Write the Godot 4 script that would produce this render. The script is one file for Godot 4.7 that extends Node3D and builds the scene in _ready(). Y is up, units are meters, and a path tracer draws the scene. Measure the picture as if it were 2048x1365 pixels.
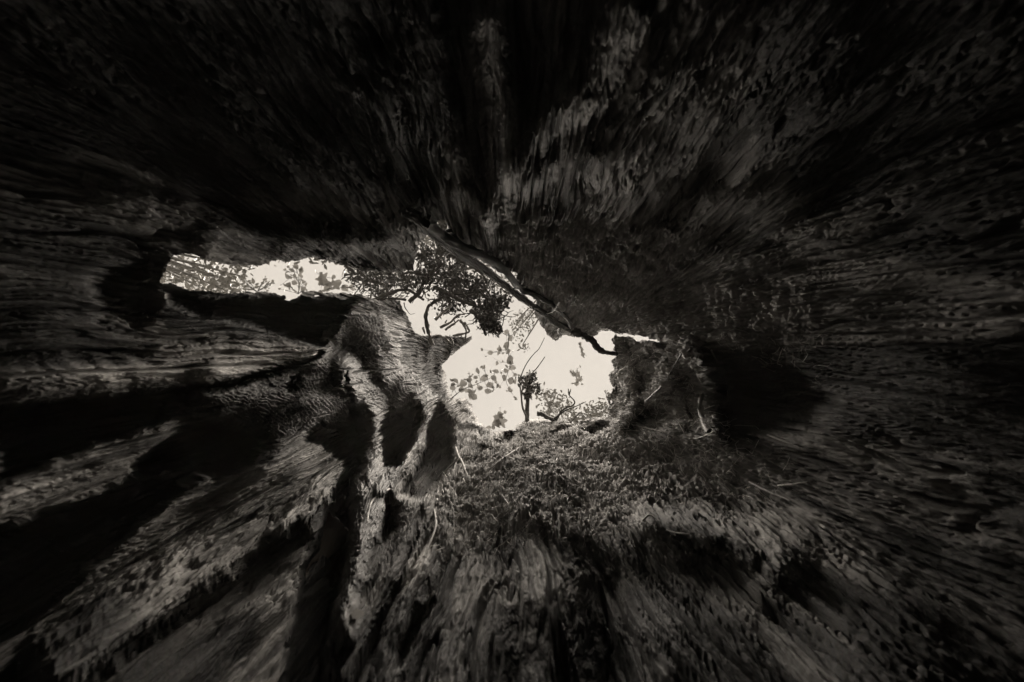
extends Node3D
# Inside a burnt-out hollow tree, looking straight up to the openings in its crown.
# Photo pixels (2048 x 1365) give directions only; the distance of every point comes from the wall of the hollow.

const F := 905.0          # photo pixels per unit of slope
const CU := 1024.0
const CV := 682.5
const GROUND := -1.15     # the floor of the hollow; the camera is held 1.15 m above it

# the four leaning sides of the hollow as planes A.p = 1 (metres)
const SIDES := [Vector3(0, 0.078, 0.785), Vector3(0, -0.085, -1.03), Vector3(-0.52, 0.03, 0.0), Vector3(0.50, 0.02, 0.0)]
const SOFT := 32.0

# design maps, sampled every STEP photo pixels
const STEP := 4.0
const MU := -480.0
const MV := -480.0
const MW := 750
const MH := 586
var relief := PackedFloat32Array()
var char_shade_map := PackedFloat32Array()
var moss_map := PackedFloat32Array()
var ring_map := PackedFloat32Array()
var pale_map := PackedFloat32Array()
var gap_map := PackedFloat32Array()

var noise := {}
var mat := {}
var used := {}
var rng := RandomNumberGenerator.new()


# ---------------------------------------------------------------- naming
func numbered(called: String) -> String:
	var k: int = used.get(called, 0)
	used[called] = k + 1
	return called if k == 0 else "%s_%03d" % [called, k]


func thing(called: String, label: String, category: String, at := Vector3.ZERO, group := "") -> Node3D:
	var o := Node3D.new()
	o.name = numbered(called)
	o.position = at
	o.set_meta("label", label)
	o.set_meta("category", category)
	if group != "":
		o.set_meta("group", group)
	add_child(o)
	return o


func part(called: String, m: Mesh, material: Material, parent: Node, label := "", kind := "") -> MeshInstance3D:
	var o := MeshInstance3D.new()
	o.name = called
	o.mesh = m
	o.material_override = material
	if label != "":
		o.set_meta("label", label)
	if kind != "":
		o.set_meta("kind", kind)
	parent.add_child(o, true)
	return o


# ---------------------------------------------------------------- geometry of the hollow
func side_q(a: float, b: float) -> float:
	var s := 0.0
	for p: Vector3 in SIDES:
		s += exp(SOFT * (p.x * a + p.y + p.z * b))
	return log(s) / SOFT


func side_normal(a: float, b: float) -> Vector3:
	var n := Vector3.ZERO
	for p: Vector3 in SIDES:
		n += p * exp(SOFT * (p.x * a + p.y + p.z * b))
	return n.normalized()


# a point of the wall's plain shape seen in the direction of a photo pixel
func wall_at(u: float, v: float, nearer := 1.0) -> Vector3:
	var a := (u - CU) / F
	var b := (CV - v) / F
	return Vector3(a, 1.0, b) * (nearer / side_q(a, b))


func at_height(u: float, v: float, y: float) -> Vector3:
	return Vector3((u - CU) / F, 1.0, (CV - v) / F) * y


# ---------------------------------------------------------------- design maps
func poly_distance(p: Vector2, poly: PackedVector2Array) -> float:
	var d := 1e12
	var inside := false
	var n := poly.size()
	var j := n - 1
	for i in n:
		var a := poly[i]
		var b := poly[j]
		var e := b - a
		var w := p - a
		var t := clampf(w.dot(e) / maxf(e.length_squared(), 1e-6), 0.0, 1.0)
		d = minf(d, (w - e * t).length_squared())
		if (a.y > p.y) != (b.y > p.y) and p.x < (b.x - a.x) * (p.y - a.y) / (b.y - a.y) + a.x:
			inside = not inside
		j = i
	return -sqrt(d) if inside else sqrt(d)


func poly_of(xy: Array) -> PackedVector2Array:
	var p := PackedVector2Array()
	for i in range(0, xy.size(), 2):
		p.append(Vector2(xy[i], xy[i + 1]))
	return p


# adds (or takes the greater of) an amount inside an outline, with an edge so many pixels wide
func region(map: PackedFloat32Array, xy: Array, amount: float, edge: float, add := false) -> void:
	var poly := poly_of(xy)
	var lo := poly[0]
	var hi := poly[0]
	for p in poly:
		lo = lo.min(p)
		hi = hi.max(p)
	lo -= Vector2(edge, edge)
	hi += Vector2(edge, edge)
	for j in range(maxi(0, int((lo.y - MV) / STEP)), mini(MH - 1, int((hi.y - MV) / STEP) + 1) + 1):
		for i in range(maxi(0, int((lo.x - MU) / STEP)), mini(MW - 1, int((hi.x - MU) / STEP) + 1) + 1):
			var d := poly_distance(Vector2(MU + i * STEP, MV + j * STEP), poly)
			var w := smoothstep(edge * 0.5, -edge * 0.5, d) * amount
			var k := j * MW + i
			map[k] = map[k] + w if add else (maxf(map[k], w) if amount > 0.0 else minf(map[k], w))


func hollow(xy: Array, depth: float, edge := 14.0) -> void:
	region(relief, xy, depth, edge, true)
	region(char_shade_map, xy, 0.8 if edge < 50.0 else 0.3, edge * 1.5)  # pockets also get a darker colour: char plus painted shade


func rib(xy: Array, half: float, height: float) -> void:
	var line := poly_of(xy)
	var lo := line[0]
	var hi := line[0]
	for p in line:
		lo = lo.min(p)
		hi = hi.max(p)
	lo -= Vector2(half, half)
	hi += Vector2(half, half)
	for j in range(maxi(0, int((lo.y - MV) / STEP)), mini(MH - 1, int((hi.y - MV) / STEP) + 1) + 1):
		for i in range(maxi(0, int((lo.x - MU) / STEP)), mini(MW - 1, int((hi.x - MU) / STEP) + 1) + 1):
			var p := Vector2(MU + i * STEP, MV + j * STEP)
			var d := 1e9
			for k in line.size() - 1:
				d = minf(d, p.distance_to(Geometry2D.get_closest_point_to_segment(p, line[k], line[k + 1])))
			if d < half:
				var s := d / half
				relief[j * MW + i] -= height * (sqrt(1.0 - s * s) if half < 35.0 else pow(1.0 - s * s, 1.5))


func design() -> void:
	for m in ["relief", "char_shade_map", "moss_map", "ring_map", "pale_map", "gap_map"]:
		var a := PackedFloat32Array()
		a.resize(MW * MH)
		a.fill(200.0 if m == "gap_map" else 0.0)
		set(m, a)
	# --- the openings to the sky, as signed distances
	var gap := poly_of([318, 566, 332, 540, 343, 512, 360, 509, 378, 508, 398, 511, 406, 519, 432, 523, 448, 529, 490, 531, 528, 531, 540, 523, 552, 521, 590, 523, 608, 518, 614, 516, 632, 517, 655, 521, 672, 528, 700, 533, 720, 541, 745, 543, 800, 544, 826, 540, 832, 512, 838, 488, 862, 462, 878, 442, 886, 436, 896, 452, 902, 474, 930, 498, 965, 522, 1004, 548, 1016, 541, 1032, 546, 1034, 562, 1050, 584, 1075, 602, 1070, 628, 1078, 648, 1092, 665, 1096, 680, 1106, 692, 1114, 680, 1130, 668, 1142, 674, 1160, 674, 1186, 676, 1206, 661, 1240, 667, 1262, 670, 1300, 677, 1328, 682, 1308, 684, 1290, 681, 1284, 680, 1278, 684, 1262, 674, 1232, 672, 1222, 682, 1228, 692, 1224, 702, 1234, 708, 1231, 716, 1222, 724, 1228, 738, 1217, 750, 1222, 766, 1230, 776, 1216, 792, 1224, 806, 1215, 818, 1214, 836, 1192, 834, 1172, 838, 1150, 850, 1130, 842, 1100, 838, 1062, 838, 1042, 844, 1032, 852, 1032, 862, 1004, 862, 985, 862, 972, 856, 955, 840, 947, 822, 940, 806, 934, 798, 910, 797, 904, 790, 898, 776, 893, 760, 890, 745, 882, 732, 892, 722, 912, 704, 930, 690, 942, 680, 948, 670, 930, 676, 905, 672, 866, 671, 838, 672, 826, 660, 820, 640, 808, 622, 800, 604, 776, 600, 752, 602, 728, 592, 716, 589, 690, 587, 668, 586, 640, 586, 620, 582, 604, 583, 600, 590, 590, 598, 575, 602, 566, 602, 574, 593, 560, 590, 536, 584, 500, 584, 470, 585, 448, 587, 432, 586, 424, 582, 400, 582, 376, 582, 362, 576, 346, 568])
	var specks := [[Vector2(633, 592), 7.0, 2.2], [Vector2(648, 593), 2.4, 1.6]]
	for j in range(int((380 - MV) / STEP), int((920 - MV) / STEP)):
		for i in range(int((260 - MU) / STEP), int((1400 - MU) / STEP)):
			var p := Vector2(MU + i * STEP, MV + j * STEP)
			gap_map[j * MW + i] = poly_distance(p, gap)
	for s in specks:
		for j in range(int((s[0].y - 20 - MV) / STEP), int((s[0].y + 24 - MV) / STEP)):
			for i in range(int((s[0].x - 24 - MU) / STEP), int((s[0].x + 28 - MU) / STEP)):
				var p: Vector2 = Vector2(MU + i * STEP, MV + j * STEP) - s[0]
				gap_map[j * MW + i] = minf(gap_map[j * MW + i], (Vector2(p.x / s[1], p.y / s[2]).length() - 1.0) * s[2])
	# --- ribs and folds that stand out into the hollow
	rib([870, 798, 850, 816, 843, 850, 828, 890, 805, 925, 780, 960, 762, 985], 15.0, 0.16)
	rib([690, 740, 738, 815, 752, 860, 742, 910, 738, 960, 736, 1010, 728, 1060, 715, 1120, 700, 1180, 688, 1240], 36.0, 0.22)
	rib([430, 790, 520, 805, 600, 790, 660, 760], 76.0, 0.24)
	rib([650, 620, 715, 645, 765, 690, 770, 740, 815, 785, 860, 805], 62.0, 0.2)
	rib([560, 860, 640, 815, 690, 790], 40.0, 0.12)
	rib([850, 985, 830, 1040, 800, 1120, 760, 1190, 720, 1260, 690, 1330], 26.0, 0.12)
	rib([880, 1000, 868, 1080, 835, 1160, 800, 1240, 770, 1365], 34.0, 0.12)
	rib([690, 925, 660, 960, 610, 1010, 560, 1060], 26.0, 0.12)
	rib([705, 985, 660, 1010, 620, 1050], 24.0, 0.1)
	rib([1000, 880, 1060, 930, 1080, 1050, 1100, 1200, 1110, 1400], 110.0, 0.22)
	rib([1040, 852, 1120, 846, 1200, 880, 1300, 880, 1430, 868], 40.0, 0.14)
	rib([1220, 930, 1290, 1010, 1400, 1060, 1560, 1100], 90.0, 0.07)
	rib([1240, 850, 1290, 800, 1330, 770], 18.0, 0.12)
	rib([1385, 690, 1420, 760, 1430, 860], 20.0, 0.14)
	rib([1230, 690, 1262, 760, 1250, 840], 20.0, 0.10)
	rib([1300, 690, 1335, 745, 1322, 800], 18.0, 0.10)
	rib([1372, 700, 1352, 770, 1362, 850], 16.0, 0.08)
	hollow([1298, 700, 1330, 706, 1320, 726, 1294, 720], 0.15, 12.0)
	hollow([1285, 812, 1345, 820, 1320, 846, 1270, 838], 0.14, 14.0)
	rib([905, 805, 935, 840, 980, 880, 1010, 890], 22.0, 0.1)
	rib([0, 760, 200, 745, 420, 720, 620, 705], 46.0, 0.16)
	rib([150, 1080, 420, 960, 620, 890], 60.0, 0.14)
	rib([120, 1330, 380, 1130, 600, 960], 90.0, 0.18)
	rib([0, 990, 150, 930, 320, 870], 40.0, 0.12)
	rib([980, 30, 1005, 200, 1000, 330, 985, 420], 46.0, 0.14)
	rib([1250, 20, 1160, 200, 1060, 330], 70.0, 0.16)
	rib([1420, 10, 1330, 180, 1230, 330], 70.0, 0.12)
	rib([820, 470, 720, 480, 600, 490, 420, 480], 50.0, 0.08)
	rib([1150, 600, 1300, 640, 1500, 690], 60.0, 0.1)
	rib([200, 380, 420, 440, 700, 500], 40.0, 0.1)
	# --- burnt-out pockets and clefts
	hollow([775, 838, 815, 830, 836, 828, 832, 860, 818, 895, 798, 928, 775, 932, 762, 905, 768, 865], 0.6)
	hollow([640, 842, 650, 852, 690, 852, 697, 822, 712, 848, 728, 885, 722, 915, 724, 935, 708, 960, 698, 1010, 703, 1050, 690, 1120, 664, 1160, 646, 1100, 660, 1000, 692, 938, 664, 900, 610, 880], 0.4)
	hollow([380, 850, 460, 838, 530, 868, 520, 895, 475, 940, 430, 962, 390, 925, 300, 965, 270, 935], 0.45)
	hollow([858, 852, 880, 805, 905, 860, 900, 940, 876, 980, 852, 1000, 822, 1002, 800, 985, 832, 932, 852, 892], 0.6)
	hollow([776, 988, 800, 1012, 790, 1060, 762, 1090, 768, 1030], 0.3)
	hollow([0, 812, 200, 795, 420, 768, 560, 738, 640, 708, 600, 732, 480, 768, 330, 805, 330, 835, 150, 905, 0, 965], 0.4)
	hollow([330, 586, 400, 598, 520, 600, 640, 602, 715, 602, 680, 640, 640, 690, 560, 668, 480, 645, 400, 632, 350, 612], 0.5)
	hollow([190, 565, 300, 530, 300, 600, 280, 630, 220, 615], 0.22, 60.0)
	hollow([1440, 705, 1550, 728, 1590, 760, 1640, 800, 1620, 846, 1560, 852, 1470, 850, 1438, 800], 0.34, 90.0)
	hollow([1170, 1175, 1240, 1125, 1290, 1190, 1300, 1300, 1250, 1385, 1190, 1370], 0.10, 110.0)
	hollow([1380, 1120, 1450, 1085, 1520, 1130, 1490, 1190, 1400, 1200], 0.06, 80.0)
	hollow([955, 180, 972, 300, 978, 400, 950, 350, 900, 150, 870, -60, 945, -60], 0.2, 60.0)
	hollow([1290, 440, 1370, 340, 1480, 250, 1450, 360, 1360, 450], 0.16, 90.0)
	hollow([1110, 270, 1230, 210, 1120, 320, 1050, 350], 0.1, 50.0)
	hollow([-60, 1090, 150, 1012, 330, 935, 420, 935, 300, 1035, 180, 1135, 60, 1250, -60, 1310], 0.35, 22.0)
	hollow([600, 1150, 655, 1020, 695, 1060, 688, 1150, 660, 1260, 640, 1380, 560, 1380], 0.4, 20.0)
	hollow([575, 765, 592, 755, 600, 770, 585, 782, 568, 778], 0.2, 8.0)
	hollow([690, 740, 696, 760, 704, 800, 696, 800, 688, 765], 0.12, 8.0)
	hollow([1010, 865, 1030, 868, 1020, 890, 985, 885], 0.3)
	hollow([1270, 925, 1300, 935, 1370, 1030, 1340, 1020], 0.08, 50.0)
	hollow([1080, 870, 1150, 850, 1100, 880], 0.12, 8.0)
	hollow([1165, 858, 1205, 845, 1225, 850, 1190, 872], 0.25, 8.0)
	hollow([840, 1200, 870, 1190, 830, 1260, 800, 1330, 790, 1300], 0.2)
	# --- charcoal on the wood, spread wider to paint the outer walls into shade
	region(char_shade_map, [-480, -480, 870, -480, 950, 200, 890, 420, 700, 400, 450, 410, 250, 330, -480, 350], 0.95, 140.0)
	region(char_shade_map, [-480, 340, 330, 370, 600, 420, 840, 420, 830, 545, 300, 520, 200, 640, -480, 640], 0.78, 120.0)
	region(char_shade_map, [-480, 640, 200, 640, 330, 660, 120, 740, -480, 770], 0.72, 80.0)
	region(char_shade_map, [1520, -480, 2520, -480, 2520, 600, 1950, 560, 1750, 480, 1580, 400, 1500, 250], 0.92, 160.0)
	region(char_shade_map, [1440, 700, 1800, 690, 2520, 620, 2520, 1000, 1850, 900, 1600, 862, 1440, 862], 0.85, 60.0)
	region(char_shade_map, [1780, 980, 2520, 900, 2520, 1860, 1600, 1860, 1700, 1150], 0.78, 240.0)
	region(char_shade_map, [560, 1240, 800, 1180, 1000, 1200, 1300, 1150, 1700, 1250, 1860, 1400, 1860, 1860, 400, 1860], 0.66, 160.0)  # lower wall coloured darker to imitate the light fading there
	region(char_shade_map, [-480, 1130, 160, 1150, 520, 1240, 560, 1860, -480, 1860], 0.7, 160.0)
	region(char_shade_map, [800, 676, 838, 668, 950, 662, 884, 735, 900, 800, 872, 800, 800, 725], 0.96, 16.0)  # plank end blackened so that it stands as a silhouette
	region(char_shade_map, [330, 580, 720, 590, 690, 660, 640, 700, 330, 660], 0.95, 30.0)  # shade of the underside put into its colour
	region(char_shade_map, [330, 800, 450, 755, 640, 705, 640, 600, 800, 600, 830, 670, 880, 800, 850, 870, 790, 960, 760, 1060, 690, 1260, 670, 1250, 700, 1000, 690, 860, 540, 880, 440, 850], 0.45, 24.0)
	# --- shredded, matted fibres near the top
	region(moss_map, [880, 960, 985, 890, 1040, 850, 1220, 846, 1300, 862, 1430, 872, 1560, 930, 1480, 990, 1300, 1000, 1180, 1060, 1000, 1070, 880, 1090, 870, 1020], 1.0, 90.0)
	region(moss_map, [1222, 668, 1380, 690, 1430, 860, 1240, 852, 1215, 820], 1.0, 20.0)
	region(moss_map, [990, 430, 1300, 480, 1650, 600, 1600, 720, 1320, 684, 1140, 670, 1030, 560], 0.9, 80.0)
	# --- growth rings laid bare on the fold
	region(ring_map, [330, 800, 450, 755, 640, 705, 660, 640, 760, 620, 800, 700, 870, 800, 845, 820, 800, 825, 760, 835, 765, 920, 780, 970, 765, 1060, 690, 1250, 675, 1240, 705, 1000, 720, 880, 690, 850, 540, 880, 440, 850], 1.0, 20.0)
	region(ring_map, [790, 1000, 850, 990, 840, 1080, 780, 1120, 750, 1160, 740, 1120], 0.8, 20.0)
	# --- paler areas of wood
	region(pale_map, [150, 745, 420, 690, 560, 690, 640, 705, 560, 732, 400, 768, 200, 785], 1.0, 40.0)
	region(pale_map, [300, 1040, 520, 930, 640, 900, 680, 930, 560, 1040, 420, 1130, 250, 1180], 0.35, 100.0)
	region(pale_map, [840, 1070, 880, 1060, 860, 1130, 820, 1190, 800, 1160], 0.9, 20.0)


func make_noise(key: String, s: int, octaves: int, ridged := false) -> void:
	var n := FastNoiseLite.new()
	n.seed = s
	n.noise_type = FastNoiseLite.TYPE_SIMPLEX_SMOOTH
	n.frequency = 1.0
	n.fractal_type = FastNoiseLite.FRACTAL_RIDGED if ridged else FastNoiseLite.FRACTAL_FBM
	n.fractal_octaves = octaves
	noise[key] = n


# ---------------------------------------------------------------- the wall mesh
var bearings := PackedFloat32Array()
var slopes := PackedFloat32Array()
const POLE := Vector2(1055, 745)
var rows_done := []
var normals_done := []
var lock := Mutex.new()
const PER := 16


func wall_rows(chunk: int) -> void:
	var n_warp: FastNoiseLite = noise.warp
	var n_fib: FastNoiseLite = noise.fibre
	var n_clump: FastNoiseLite = noise.clump
	var n_fine: FastNoiseLite = noise.fine
	var n_big: FastNoiseLite = noise.big
	var pos := PackedVector3Array()
	var col := PackedColorArray()
	var gap := PackedFloat32Array()
	var cols := bearings.size()
	for r in range(chunk * PER, mini(slopes.size(), (chunk + 1) * PER)):
		var rho := slopes[r]
		for c in cols:
			var u := POLE.x + rho * cos(bearings[c])
			var v := POLE.y + rho * sin(bearings[c])
			var a := (u - CU) / F
			var b := (CV - v) / F
			var e0 := exp(SOFT * (0.078 + 0.785 * b))
			var e1 := exp(SOFT * (-0.085 - 1.03 * b))
			var e2 := exp(SOFT * (0.03 - 0.52 * a))
			var e3 := exp(SOFT * (0.02 + 0.50 * a))
			var total := e0 + e1 + e2 + e3
			var y := SOFT / log(total)
			var p := Vector3(a, 1.0, b) * y
			var n := Vector3(e3 * 0.5 - e2 * 0.52, e0 * 0.078 - e1 * 0.085 + e2 * 0.03 + e3 * 0.02, e0 * 0.785 - e1 * 1.03).normalized()
			# where this point lies in the design maps, its outline roughened
			var wu := u + 6.0 * n_warp.get_noise_2d(u * 0.015, v * 0.015) + 2.0 * n_warp.get_noise_2d(u * 0.09 + 50.0, v * 0.09)
			var wv := v + 6.0 * n_warp.get_noise_2d(u * 0.015 + 90.0, v * 0.015) + 2.0 * n_warp.get_noise_2d(u * 0.09, v * 0.09 + 70.0)
			var fx := clampf((wu - MU) / STEP, 0.0, MW - 1.01)
			var fy := clampf((wv - MV) / STEP, 0.0, MH - 1.01)
			var ix := int(fx)
			var iy := int(fy)
			fx -= ix
			fy -= iy
			var k := iy * MW + ix
			var w00 := (1.0 - fx) * (1.0 - fy)
			var w10 := fx * (1.0 - fy)
			var w01 := (1.0 - fx) * fy
			var w11 := fx * fy
			var rel := relief[k] * w00 + relief[k + 1] * w10 + relief[k + MW] * w01 + relief[k + MW + 1] * w11
			var burnt := char_shade_map[k] * w00 + char_shade_map[k + 1] * w10 + char_shade_map[k + MW] * w01 + char_shade_map[k + MW + 1] * w11  # charcoal cover together with the painted shade
			var moss := moss_map[k] * w00 + moss_map[k + 1] * w10 + moss_map[k + MW] * w01 + moss_map[k + MW + 1] * w11
			var ring := ring_map[k] * w00 + ring_map[k + 1] * w10 + ring_map[k + MW] * w01 + ring_map[k + MW + 1] * w11
			var pale := pale_map[k] * w00 + pale_map[k + 1] * w10 + pale_map[k + MW] * w01 + pale_map[k + MW + 1] * w11
			# the opening keeps its own outline, with a small ragged edge
			var gx := clampf((u - MU) / STEP, 0.0, MW - 1.01)
			var gy := clampf((v - MV) / STEP, 0.0, MH - 1.01)
			var jx := int(gx)
			var jy := int(gy)
			gx -= jx
			gy -= jy
			var g := jy * MW + jx
			var gd := (gap_map[g] * (1.0 - gx) + gap_map[g + 1] * gx) * (1.0 - gy) + (gap_map[g + MW] * (1.0 - gx) + gap_map[g + MW + 1] * gx) * gy
			gd += 3.0 * n_warp.get_noise_2d(u * 0.05, v * 0.05) + 1.6 * n_warp.get_noise_2d(u * 0.2, v * 0.2)
			# big forms are set back or forward in the direction they are seen
			var ray := p / p.length()
			var face := maxf(n.dot(ray), 0.28)
			var lump := n_big.get_noise_3d(p.x * 1.6, p.y * 0.7, p.z * 1.6)
			var px := p.x
			var py := p.y
			var pz := p.z
			p += ray * ((rel - 0.08 * lump) / face)
			# grain running up the trunk, coarse to fine, a little wavy
			var sway := 0.05 * n_big.get_noise_3d(px * 1.3 + 60.0, py * 0.8, pz * 1.3)
			# measured on the wall at the foot of the trunk, so that the grain follows the lean of each side
			var lean := n.y * py / maxf(n.x * n.x + n.z * n.z, 0.05)
			var gx1 := px + n.x * lean + sway
			var gz1 := pz + n.z * lean - sway
			var long1 := n_fib.get_noise_3d(gx1 * 4.5, py * 0.25, gz1 * 4.5)
			var long2 := n_fib.get_noise_3d(gx1 * 17.0 + 7.0, py * 0.55, gz1 * 17.0)
			var long3 := n_fine.get_noise_3d(gx1 * 52.0, py * 2.0, gz1 * 52.0)
			var split := n_big.get_noise_3d(gx1 * 6.5 + 20.0, py * 0.22, gz1 * 6.5)
			var cleft := 1.0 - smoothstep(0.0, 0.11, absf(split))
			var split2 := n_big.get_noise_3d(gx1 * 19.0 + 80.0, py * 0.6, gz1 * 19.0)
			var cleft2 := 1.0 - smoothstep(0.0, 0.12, absf(split2))
			var wool := n_clump.get_noise_3d(p.x * 4.0, p.y * 8.0, p.z * 4.0)
			var crumb := n_fine.get_noise_3d(p.x * 28.0 + 9.0, p.y * 26.0, p.z * 28.0)
			var shred := n_fine.get_noise_3d(gx1 * 32.0 + 4.0, py * 1.5, gz1 * 32.0)
			var hair := n_fine.get_noise_3d(p.x * 90.0 + 9.0, p.y * 60.0, p.z * 90.0)
			var chip := smoothstep(0.12, 0.3, n_clump.get_noise_3d(gx1 * 10.0 + 33.0, py * 0.8, gz1 * 10.0))
			var plain := 1.0 - ring
			var d := -plain * (0.055 * long1 + 0.024 * long2 + 0.015 * long3) * (1.0 - 0.2 * moss)
			d += plain * (0.05 * cleft + 0.020 * cleft2 + 0.010 * chip) * (1.0 - 0.3 * moss)
			d -= plain * moss * (0.07 * wool + 0.010 * crumb + 0.003 * hair)
			d -= plain * (0.012 * shred + 0.002 * crumb + 0.001 * hair)
			if ring > 0.01:
				var wob := 26.0 * n_warp.get_noise_2d(u * 0.006, v * 0.006) + 9.0 * n_warp.get_noise_2d(u * 0.025 + 31.0, v * 0.025)
				var phase := (Vector2(u - 425.0, v - 910.0).length() + wob) / 8.0
				var saw := phase - floorf(phase)
				var lamella := saw * (1.0 - smoothstep(0.72, 1.0, saw))
				var crack := n_fine.get_noise_2d(floorf(phase) * 17.3, (u + v) * 0.12)
				d -= ring * (0.03 * lamella * clampf(0.8 + 0.7 * crack, 0.2, 1.4) + 0.03 * long1 + 0.006 * crumb)
				d += ring * 0.05 * cleft * chip
			# the rough skin stands off square to the wall, except right at the broken rim
			var rim := smoothstep(14.0, 0.0, gd)
			p += ray * (d * rim * 0.5 / face) + n * (d * (1.0 - rim))
			# tone: brown wood, dry fibre and streaky charcoal, with painted shade mixed in
			var patch := n_clump.get_noise_3d(gx1 * 3.4 + 40.0, py * 0.5, gz1 * 3.4)
			var char_shade := smoothstep(-0.12, 0.4, 1.25 * maxf(burnt, 0.30) - 0.46 + 0.95 * patch + 0.45 * long2 + 0.25 * shred + 0.05 * crumb)
			var tone := 0.14 + 0.12 * long2 + 0.09 * shred + 0.04 * crumb + 0.06 * patch
			tone = lerpf(tone, 0.34 + 0.14 * crumb + 0.10 * long2, pale)
			tone = lerpf(tone, 0.20 + 0.10 * crumb + 0.05 * wool + 0.07 * shred, moss * 0.85)
			tone = lerpf(tone, 0.055 + 0.04 * crumb + 0.03 * long2, ring * 0.9)
			tone = maxf(tone, 0.05)
			tone = lerpf(tone, 0.018 + 0.008 * crumb, char_shade * (1.0 - 0.6 * moss) * (1.0 - 0.5 * pale) * (1.0 - 0.35 * ring))
			pos.append(p)
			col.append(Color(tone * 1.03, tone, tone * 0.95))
			gap.append(gd)
	lock.lock()
	rows_done[chunk] = [pos, col, gap]
	lock.unlock()


var wall_pos := PackedVector3Array()
var wall_col := PackedColorArray()
var wall_gap := PackedFloat32Array()
var wall_nor := PackedVector3Array()


func wall_normals(chunk: int) -> void:
	var cols := bearings.size()
	var rows := slopes.size()
	var out := PackedVector3Array()
	for r in range(chunk * PER, mini(rows, (chunk + 1) * PER)):
		var up := mini(r + 1, rows - 1) * cols
		var down := maxi(r - 1, 0) * cols
		for c in cols:
			var e := wall_pos[r * cols + (c + 1) % cols] - wall_pos[r * cols + (c + cols - 1) % cols]
			var f := wall_pos[up + c] - wall_pos[down + c]
			out.append(e.cross(f).normalized())
	lock.lock()
	normals_done[chunk] = out
	lock.unlock()


func part_of(u: float, v: float) -> int:
	var p := Vector2(u, v)
	for i in part_outlines.size():
		if Geometry2D.is_point_in_polygon(p, part_outlines[i]):
			return i
	if v > 830.0 and u > 800.0 and v - 830.0 > (u - 1430.0) * 0.12:
		return 4
	if u < 800.0 and v > 560.0:
		return 5
	if u > 1430.0 and v > 690.0:
		return 6
	return 7


var part_outlines := []
const PART_NAMES := ["growth_ring_fold", "broken_plank", "window_lintel", "torn_end_slab", "matted_fibre_wall", "splintered_wall", "burnt_side_wall", "charred_wall"]
const PART_LABELS := ["fold of charred wood laid bare in fine growth rings", "black plank end jutting into the opening", "dark underside of the wood below the slit", "fibrous slab closing the end of the opening", "wall matted with shredded fibres below the opening", "splintered weathered wall with long grain", "burnt wall with a black pocket", "charred overhanging wall above the slit"]


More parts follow.
